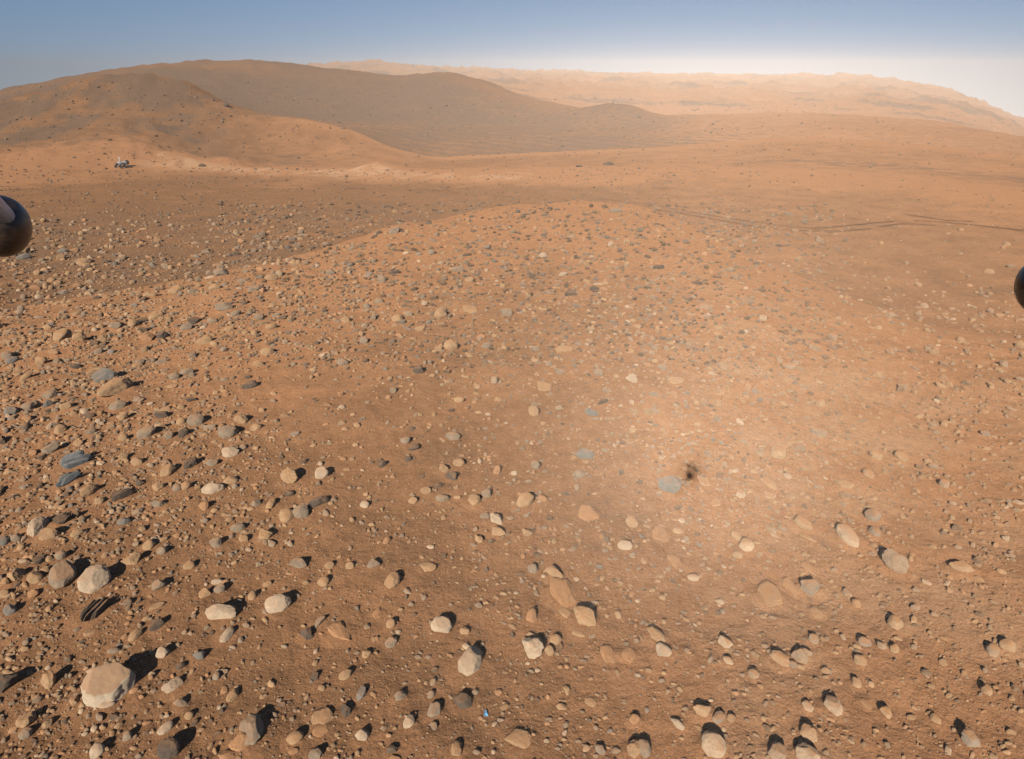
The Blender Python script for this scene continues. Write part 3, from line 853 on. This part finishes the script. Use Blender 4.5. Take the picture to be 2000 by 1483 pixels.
def scatter(n, smin, smax, power, region, seed, sub, name, label, clump=.6, dens=True, avoid=True, dark=False):
    rg = np.random.default_rng(seed); x0, x1, y0, y1 = region
    px, py = rg.uniform(x0, x1, n * 8), rg.uniform(y0, y1, n * 8)
    w = density(px, py) if dens else np.ones(n * 8)
    keep = rg.uniform(0, 1.9, n * 8) < w; px, py = px[keep][:n * 3], py[keep][:n * 3]
    x, y, r_ = ground_hit(px, py); ok = r_ < 900
    cl = fbm2(x / 3.0, y / 3.0, 3, seed) + .5 * fbm2(x / .8, y / .8, 2, seed + 3); ok &= rg.uniform(-1.0, 1.0, len(x)) * 1.0 < cl * clump + .25
    u = rg.uniform(0, 1, len(x)); size = (smin**(-power) + u * (smax**(-power) - smin**(-power)))**(-1 / power)
    z = ground_z(x, y); dist = np.sqrt(x**2 + y**2 + (CAM_H - z)**2); rad = size * dist / FPX / 2
    if avoid:
        dd = np.full(len(x), 9e9)
        for q in range(0, len(rock_discs)):
            dd = np.minimum(dd, np.hypot(x - rock_discs[q, 0], y - rock_discs[q, 1]) - rock_discs[q, 2] * .85 - rad * .6)
        ok &= dd > 0
    x, y, z, rad = x[ok][:n], y[ok][:n], z[ok][:n], rad[ok][:n]; m = len(x)
    base, f = ICO[sub]
    protos = np.stack([rock_shape(base, 'AARASA'[k % 6], seed + k, np.random.default_rng(seed + k)) for k in range(16)])
    pk = rg.integers(0, 16, m)
    el = rg.uniform(1.0, 1.9, m); sx = rad * np.sqrt(el); sy = rad / np.sqrt(el); sz = np.minimum(sx, sy) * rg.uniform(.5, 1.1, m)
    V = protos[pk] * np.stack([sx, sy, sz], -1)[:, None, :]
    t1 = rg.normal(0, .22, m); c, s = np.cos(t1), np.sin(t1)
    V = np.stack([V[..., 0] * c[:, None] - V[..., 2] * s[:, None], V[..., 1], V[..., 0] * s[:, None] + V[..., 2] * c[:, None]], -1)
    th = rg.uniform(0, 2 * math.pi, m); c, s = np.cos(th), np.sin(th)
    V = np.stack([V[..., 0] * c[:, None] - V[..., 1] * s[:, None], V[..., 0] * s[:, None] + V[..., 1] * c[:, None], V[..., 2]], -1)
    V += np.stack([x, y, z + sz * rg.uniform(.15, .55, m)], -1)[:, None, :]
    nv = base.shape[0]; FF = (f[None] + (np.arange(m) * nv)[:, None, None]).reshape(-1, 3)
    o = mesh_obj(name, V.reshape(-1, 3), FF, PEBBLE, smooth=sub > 0)
    names = np.array([TINT[k] for k in 'gbtopd']); pr = np.array([.34, .16, .10, .05, .0, .35] if dark else [.31, .03, .34, .14, .06, .12])
    tc_ = names[rg.choice(6, m, p=pr)] * rg.uniform(.75, 1.15, (m, 1)) * (.72 if dark else 1)
    dusty = (.12 + .28 * sstep(math.radians(9), math.radians(27), np.arctan2(x, y)))[:, None]; tc_ = tc_ * (1 - dusty) + np.array([.36, .215, .115]) * dusty  # paler tan to the right: glare put into the tint, over thin dust
    at = o.data.color_attributes.new('tint', 'FLOAT_COLOR', 'POINT')
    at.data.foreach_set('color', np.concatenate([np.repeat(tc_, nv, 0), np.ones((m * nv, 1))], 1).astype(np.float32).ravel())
    return tag(o, label, 'stones', None, 'stuff')
LOOSE = 'small stones lying between the bigger rocks'
scatter(1100, 11.0, 18.0, 2.8, (-300, 2300, 470, 1700), 71, 2, 'loose_stones', 'countless fist-sized and larger ' + LOOSE)
scatter(6200, 7.0, 12.5, 2.2, (-300, 2300, 430, 1700), 70, 1, 'smaller_stones', 'countless ' + LOOSE, clump=.7)
scatter(2600, 5.5, 13.0, 2.0, (430, 1650, 396, 720), 76, 1, 'crest_rubble', 'dark angular rubble along the top of the knoll', clump=.8, dens=False, dark=True)
scatter(9500, 4.0, 7.5, 2.0, (-300, 2300, 410, 1700), 72, 0, 'rubble', 'fine rubble strewn all over the stony knoll', clump=.8)
scatter(20000, 2.0, 4.2, 1.5, (-250, 2250, 400, 1650), 73, 0, 'gravel', 'coarse gravel covering the red knoll', clump=.9)
scatter(3000, 2.2, 6.5, 2.2, (-200, 1500, 330, 560), 74, 0, 'plain_rubble', 'sparse rubble over the dark plain behind the knoll', dens=False, clump=.9, avoid=False, dark=True)
scatter(3200, 1.8, 6.0, 2.0, (-150, 2150, 160, 420), 75, 0, 'hillside_rubble', 'distant rock rubble dotting the hills and far slopes', dens=False, clump=1.0, avoid=False, dark=True)

# ------------------------------------------------------------------ small mesh helpers for built things
def box(sx, sy, sz, c=(0, 0, 0), taper=1.0):
    v = [(x * sx / 2 * (taper if z > 0 else 1), y * sy / 2 * (taper if z > 0 else 1), z * sz / 2) for x in (-1, 1) for y in (-1, 1) for z in (-1, 1)]
    f = [(0, 1, 3, 2), (4, 6, 7, 5), (0, 4, 5, 1), (2, 3, 7, 6), (0, 2, 6, 4), (1, 5, 7, 3)]
    return np.array(v) + np.array(c), f
def tube(pts, rads, n=12):
    pts = [np.array(p, float) for p in pts]; V, Fc = [], []
    if not hasattr(rads, '__len__'): rads = [rads] * len(pts)
    for i, p in enumerate(pts):
        d = (pts[min(i + 1, len(pts) - 1)] - pts[max(i - 1, 0)]); d /= np.linalg.norm(d)
        a = np.cross(d, (0, 0, 1) if abs(d[2]) < .9 else (1, 0, 0)); a /= np.linalg.norm(a); b = np.cross(d, a)
        for k in range(n):
            t = 2 * math.pi * k / n; V.append(p + rads[i] * (math.cos(t) * a + math.sin(t) * b))
    for i in range(len(pts) - 1):
        for k in range(n): Fc.append((i * n + k, i * n + (k + 1) % n, (i + 1) * n + (k + 1) % n, (i + 1) * n + k))
    Fc.append(tuple(range(n))[::-1]); Fc.append(tuple((len(pts) - 1) * n + k for k in range(n)))
    return np.array(V), Fc
def bevel(o, w, seg=2):
    m = o.modifiers.new('bevel', 'BEVEL'); m.width = w; m.segments = seg; m.limit_method = 'ANGLE'; return o
def put(name, vf, mat, parent, smooth=False, bev=0):
    o = mesh_obj(name, vf[0], vf[1], mat, parent, smooth)
    if bev: bevel(o, bev)
    return o

# ------------------------------------------------------------------ six-wheeled rover on the far bench
WHITE, DARKM, ALU, BLACK = plain('white_painted_metal', (.52, .50, .46), .6), plain('dark_metal', (.035, .035, .04), .6), plain('worn_aluminium', (.25, .25, .25), .5, .4), plain('black_carbon_fibre', (.012, .012, .014), .22, 0, .6)
rx, ry, rr_ = ground_hit([240.0], [327.5]); rx, ry = float(rx[0]), float(ry[0]); rz = float(ground_z(rx, ry))
rv = empty('rover', (rx, ry, rz), math.radians(235)); rv.scale = (.88,) * 3
tag(rv, 'white and black six-wheeled rover parked on the bench below the left hills', 'rover')
body = put('chassis', box(1.75, 1.35, .40, (0, 0, .92)), ALU, rv, bev=.05)
put('deck', box(1.7, 1.3, .14, (0, 0, 1.20)), WHITE, body, bev=.03); put('deck_box', box(.5, .45, .16, (-.35, .28, 1.34)), WHITE, body, bev=.02); put('deck_box', box(.34, .5, .12, (.25, -.3, 1.32)), ALU, body, bev=.02)
put('antenna_dish', tube([(-.5, -.42, 1.27), (-.5, -.42, 1.55), (-.5, -.42, 1.56), (-.5, -.42, 1.60)], [.03, .03, .19, .19], 14), ALU, body)
mast = put('mast', tube([(.72, .42, 1.2), (.72, .42, 2.02)], [.075, .06]), WHITE, rv, True)
hd = put('camera_head', box(.22, .62, .30, (.76, .42, 2.18)), WHITE, mast, bev=.03)
put('lens', tube([(.87, .42, 2.2), (.90, .42, 2.2)], .10), DARKM, mast)
pw = put('power_unit', tube([(-.95, 0, .98), (-1.5, 0, 1.16)], [.30, .30], 16), DARKM, rv)
for k in range(8):
    t = 2 * math.pi * k / 8; put('cooling_fin', box(.5, .02, .2, (-1.22, .36 * math.cos(t), 1.07 + .36 * math.sin(t))), DARKM, pw)
put('robotic_arm', tube([(.85, -.35, .85), (1.25, -.45, 1.15), (1.55, -.2, .85), (1.35, .05, .78)], [.07, .07, .06, .06]), ALU, rv, True)
put('arm_turret', box(.42, .42, .42, (1.4, .15, .76)), DARKM, rv, bev=.05)
wv, wf = tube([(0, -.21, 0), (0, -.20, 0), (0, .20, 0), (0, .21, 0)], [.235, .265, .265, .235], 20)
for sy in (-1, 1):
    put('rocker_arm', tube([(.98, sy * .92, .45), (.35, sy * .85, .95), (-.25, sy * .88, .70), (-.05, sy * .92, .45)], .06), DARKM, rv, True)
    put('bogie_arm', tube([(-.05, sy * .98, .42), (-.45, sy * .95, .72), (-1.02, sy * .98, .42)], .055), DARKM, rv, True)
    for wx in (1.05, -.05, -1.08):
        w = put('wheel', (wv + np.array([wx, sy * 1.12, .262]), wf), DARKM, rv, True)
        put('hub', tube([(wx, sy * 1.12 - sy * -.20, .262), (wx, sy * 1.12 + sy * .235, .262)], .10), ALU, w)

# ------------------------------------------------------------------ wheel tracks across the plain
TRACK = plain('compressed_track_soil', (.185, .10, .053), 1.0, 0, 0)
def track(name, pts, half, label):
    P_ = np.array(pts, float); t = np.linspace(0, len(P_) - 1, 260); i = np.clip(t.astype(int), 0, len(P_) - 2); u = (t - i)[:, None]
    Pm = np.concatenate([2 * P_[:1] - P_[1:2], P_, 2 * P_[-1:] - P_[-2:-1]]); a, b, c, d = Pm[i], Pm[i+1], Pm[i+2], Pm[i+3]
    Q = .5 * (2 * b + (c - a) * u + (2 * a - 5 * b + 4 * c - d) * u**2 + (3 * b - a - 3 * c + d) * u**3)
    x, y, r_ = ground_hit(Q[:, 0], Q[:, 1]); ok = r_ < 400; x, y = x[ok], y[ok]
    k = np.array([1, 2, 3, 4, 3, 2, 1.]) / 16; xs, ys = [np.convolve(np.pad(q, 3, 'edge'), k, 'valid') for q in (x, y)]
    tx, ty = np.gradient(xs), np.gradient(ys); h = np.hypot(tx, ty) + 1e-9; nx, ny = -ty / h, tx / h
    w = half * (.75 + .5 * rng.uniform(size=len(xs)))
    V = []
    for s_ in (-1, -.33, .33, 1):
        X_, Y_ = xs + nx * w * s_, ys + ny * w * s_; V.append(np.stack([X_, Y_, ground_z(X_, Y_) + .035], -1))
    V = np.stack(V, 1).reshape(-1, 3); Fq = []
    for q in range(len(xs) - 1):
        if noise2(np.array([q / 9.0]), np.array([half * 40]), 5)[0] < (-.45 if .5 * (xs[q] + xs[q+1]) > 18 else .05): continue
        for s_ in range(3): Fq.append((q*4 + s_, q*4 + s_ + 1, q*4 + 4 + s_ + 1, q*4 + 4 + s_))
    o = mesh_obj(name, V, np.array(Fq), TRACK); tag(o, label, None, None, 'structure')
track('wheel_track', [(560,362),(680,368),(800,371),(900,374),(1010,380),(1120,386),(1240,396),(1330,411),(1430,428),(1520,440),(1590,446),(1660,441),(1730,434),(1800,432),(1900,440),(2010,452)], .19, 'upper rut of the wheel tracks crossing the plain')
track('wheel_track', [(880,377),(960,383),(1060,388),(1180,396),(1300,412),(1400,430),(1500,446),(1560,451),(1640,452),(1700,447),(1760,438),(1830,441)], .18, 'lower rut of the wheel tracks crossing the plain')
track('wheel_track', [(1760,418),(1800,424),(1850,431),(1900,433)], .18, 'short rut joining the wheel tracks at the far right')

# ------------------------------------------------------------------ scrap of blue foil
FOIL = plain('blue_metal_foil', (.16, .38, .58), .4, .5)
fx, fy, fr_ = ground_hit([948.0], [1396.0]); fx, fy = float(fx[0]), float(fy[0])
gv, gf = [], []
for a_ in range(6):
    for b_ in range(6):
        q = noise2(np.array([a_ * .9]), np.array([b_ * .9]), 9)[0]; gv.append(((a_ - 2.5) * .028 * (1 - .07 * b_), (b_ - 2.5) * .034, .05 + .045 * q))
for a_ in range(5):
    for b_ in range(5): gf.append((a_*6 + b_, a_*6 + 6 + b_, a_*6 + 7 + b_, a_*6 + 1 + b_))
foil = mesh_obj('foil_scrap', np.array(gv), gf, FOIL, None, False); foil.location = (fx, fy, float(ground_z(fx, fy)) + .02); foil.rotation_euler = (.5, .1, .4); foil.scale = (.62,) * 3
sm = foil.modifiers.new('thickness', 'SOLIDIFY'); sm.thickness = .004
tag(foil, 'small crumpled bright blue scrap of foil lying on bare ground near the bottom', 'scrap')

# ------------------------------------------------------------------ the helicopter that carries the camera: two of its feet reach into view
heli = empty('helicopter', (0, 0, CAM_H)); tag(heli, 'small helicopter whose two round black feet enter at the picture edges', 'helicopter')
hb = put('fuselage', box(.18, .18, .17, (0, -.125, .075)), plain('gold_insulation', (.35, .22, .08), .4, .5), heli, bev=.02)
put('mast', tube([(0, -.125, .15), (0, -.125, .44)], .014), ALU, heli, True)
put('solar_panel', box(.34, .15, .012, (0, -.125, .45)), DARKM, heli)
for zz, ang in ((.27, .5), (.36, 2.1)):
    for s_ in (0, math.pi):
        c, s = math.cos(ang + s_), math.sin(ang + s_); n_ = 14; V, Fb = [], []
        for k in range(n_):
            t = k / (n_ - 1); rad = .03 + .57 * t; ch = .018 + .05 * math.sin(min(1, t * 2.2) * 1.57) * (1 - .55 * t)
            for e, hgt in ((-.4, 0), (.6, .004)):
                for q in (0, .004): V.append((c * rad - s * ch * e, -.125 + s * rad + c * ch * e, zz + hgt + q + ch * e * .2))
        for k in range(n_ - 1):
            b0 = k * 4; Fb += [(b0, b0 + 2, b0 + 6, b0 + 4), (b0 + 1, b0 + 5, b0 + 7, b0 + 3), (b0, b0 + 4, b0 + 5, b0 + 1), (b0 + 2, b0 + 3, b0 + 7, b0 + 6)]
        put('rotor_blade', (np.array(V), Fb), BLACK, heli)
FOOT, fn_, fl_, fb_ = new_mat('dusty_black_foot')
ftc = fn_.new('ShaderNodeTexCoord'); fno = noise_node(fn_, fl_, ftc.outputs['Object'], 90.0, 5, .7)
fl_.new(mixc(fn_, fl_, mapr(fn_, fl_, fno, .45, .8, 0, .5), (.012, .010, .009), (.16, .085, .045)), fb_.inputs['Base Color'])
fl_.new(mapr(fn_, fl_, fno, .35, .7, .18, .6), fb_.inputs['Roughness']); fb_.inputs['Specular IOR Level'].default_value = .6
LEG_STREAK = plain('pale_blue_leg_streak', (.28, .40, .62), .4, 0, .5)  # bluish bright streak at the foot put into the leg's colour
def foot(center, hinge, rad):
    d = np.array(hinge) - np.array(center)
    lg = put('leg', tube([np.array(center) + np.array([.006 if center[0] < 0 else -.006, 0, .004]), np.array(center) + d * .5, hinge], [.006, .0075, .009], 12), LEG_STREAK, heli, True)
    v, f = ICO[4]; put('foot', (v * rad * np.array([.84, 1, .98]) + np.array(center), f), FOOT, lg, True)
lc = ray(1.0, 442.0) * .62; rc_ = ray(2042.0, 559.0) * .62
foot(lc, (-.07, -.10, .20), 60 / FPX * .62 * .84); foot(rc_, (.07, -.10, .20), 58 / FPX * .62 * .84)
foot((-lc[0] * -1, -lc[1] - .25, lc[2]), (-.07, -.15, .20), .02); foot((rc_[0], -rc_[1] - .25, rc_[2]), (.07, -.15, .20), .02)

# ------------------------------------------------------------------ dusty air
hz_m = bpy.data.materials.new('dusty_air'); hz_m.use_nodes = True; hn = hz_m.node_tree.nodes; hn.remove(hn['Principled BSDF'])
pv = hn.new('ShaderNodeVolumePrincipled'); pv.inputs['Color'].default_value = (.86, .72, .60, 1); pv.inputs['Density'].default_value = HAZE_D; pv.inputs['Anisotropy'].default_value = HAZE_G
hz_m.node_tree.links.new(pv.outputs[0], hn['Material Output'].inputs['Volume'])
zlo, zhi = float(Z.min()) - 1.0, max(float(Z.max()), CAM_H + .6) + 2.0
hv, hf = box(5480, 5480, zhi - zlo, (0, 0, (zhi + zlo) / 2))
hz = mesh_obj('haze', hv, hf, hz_m, None, False); tag(hz, 'thin pinkish dust haze hanging over the whole plain', 'haze', None, 'stuff')
tris = sum(sum(len(p.vertices) - 2 for p in o.data.polygons) if len(o.data.polygons) < 3000 else len(o.data.loops) - 2 * len(o.data.polygons) for o in COL.objects if o.type == 'MESH')
print('tris', tris, NA, NR)
print('Z range', zlo, zhi, 'rocks', len(rock_discs), 'labels', len(used))
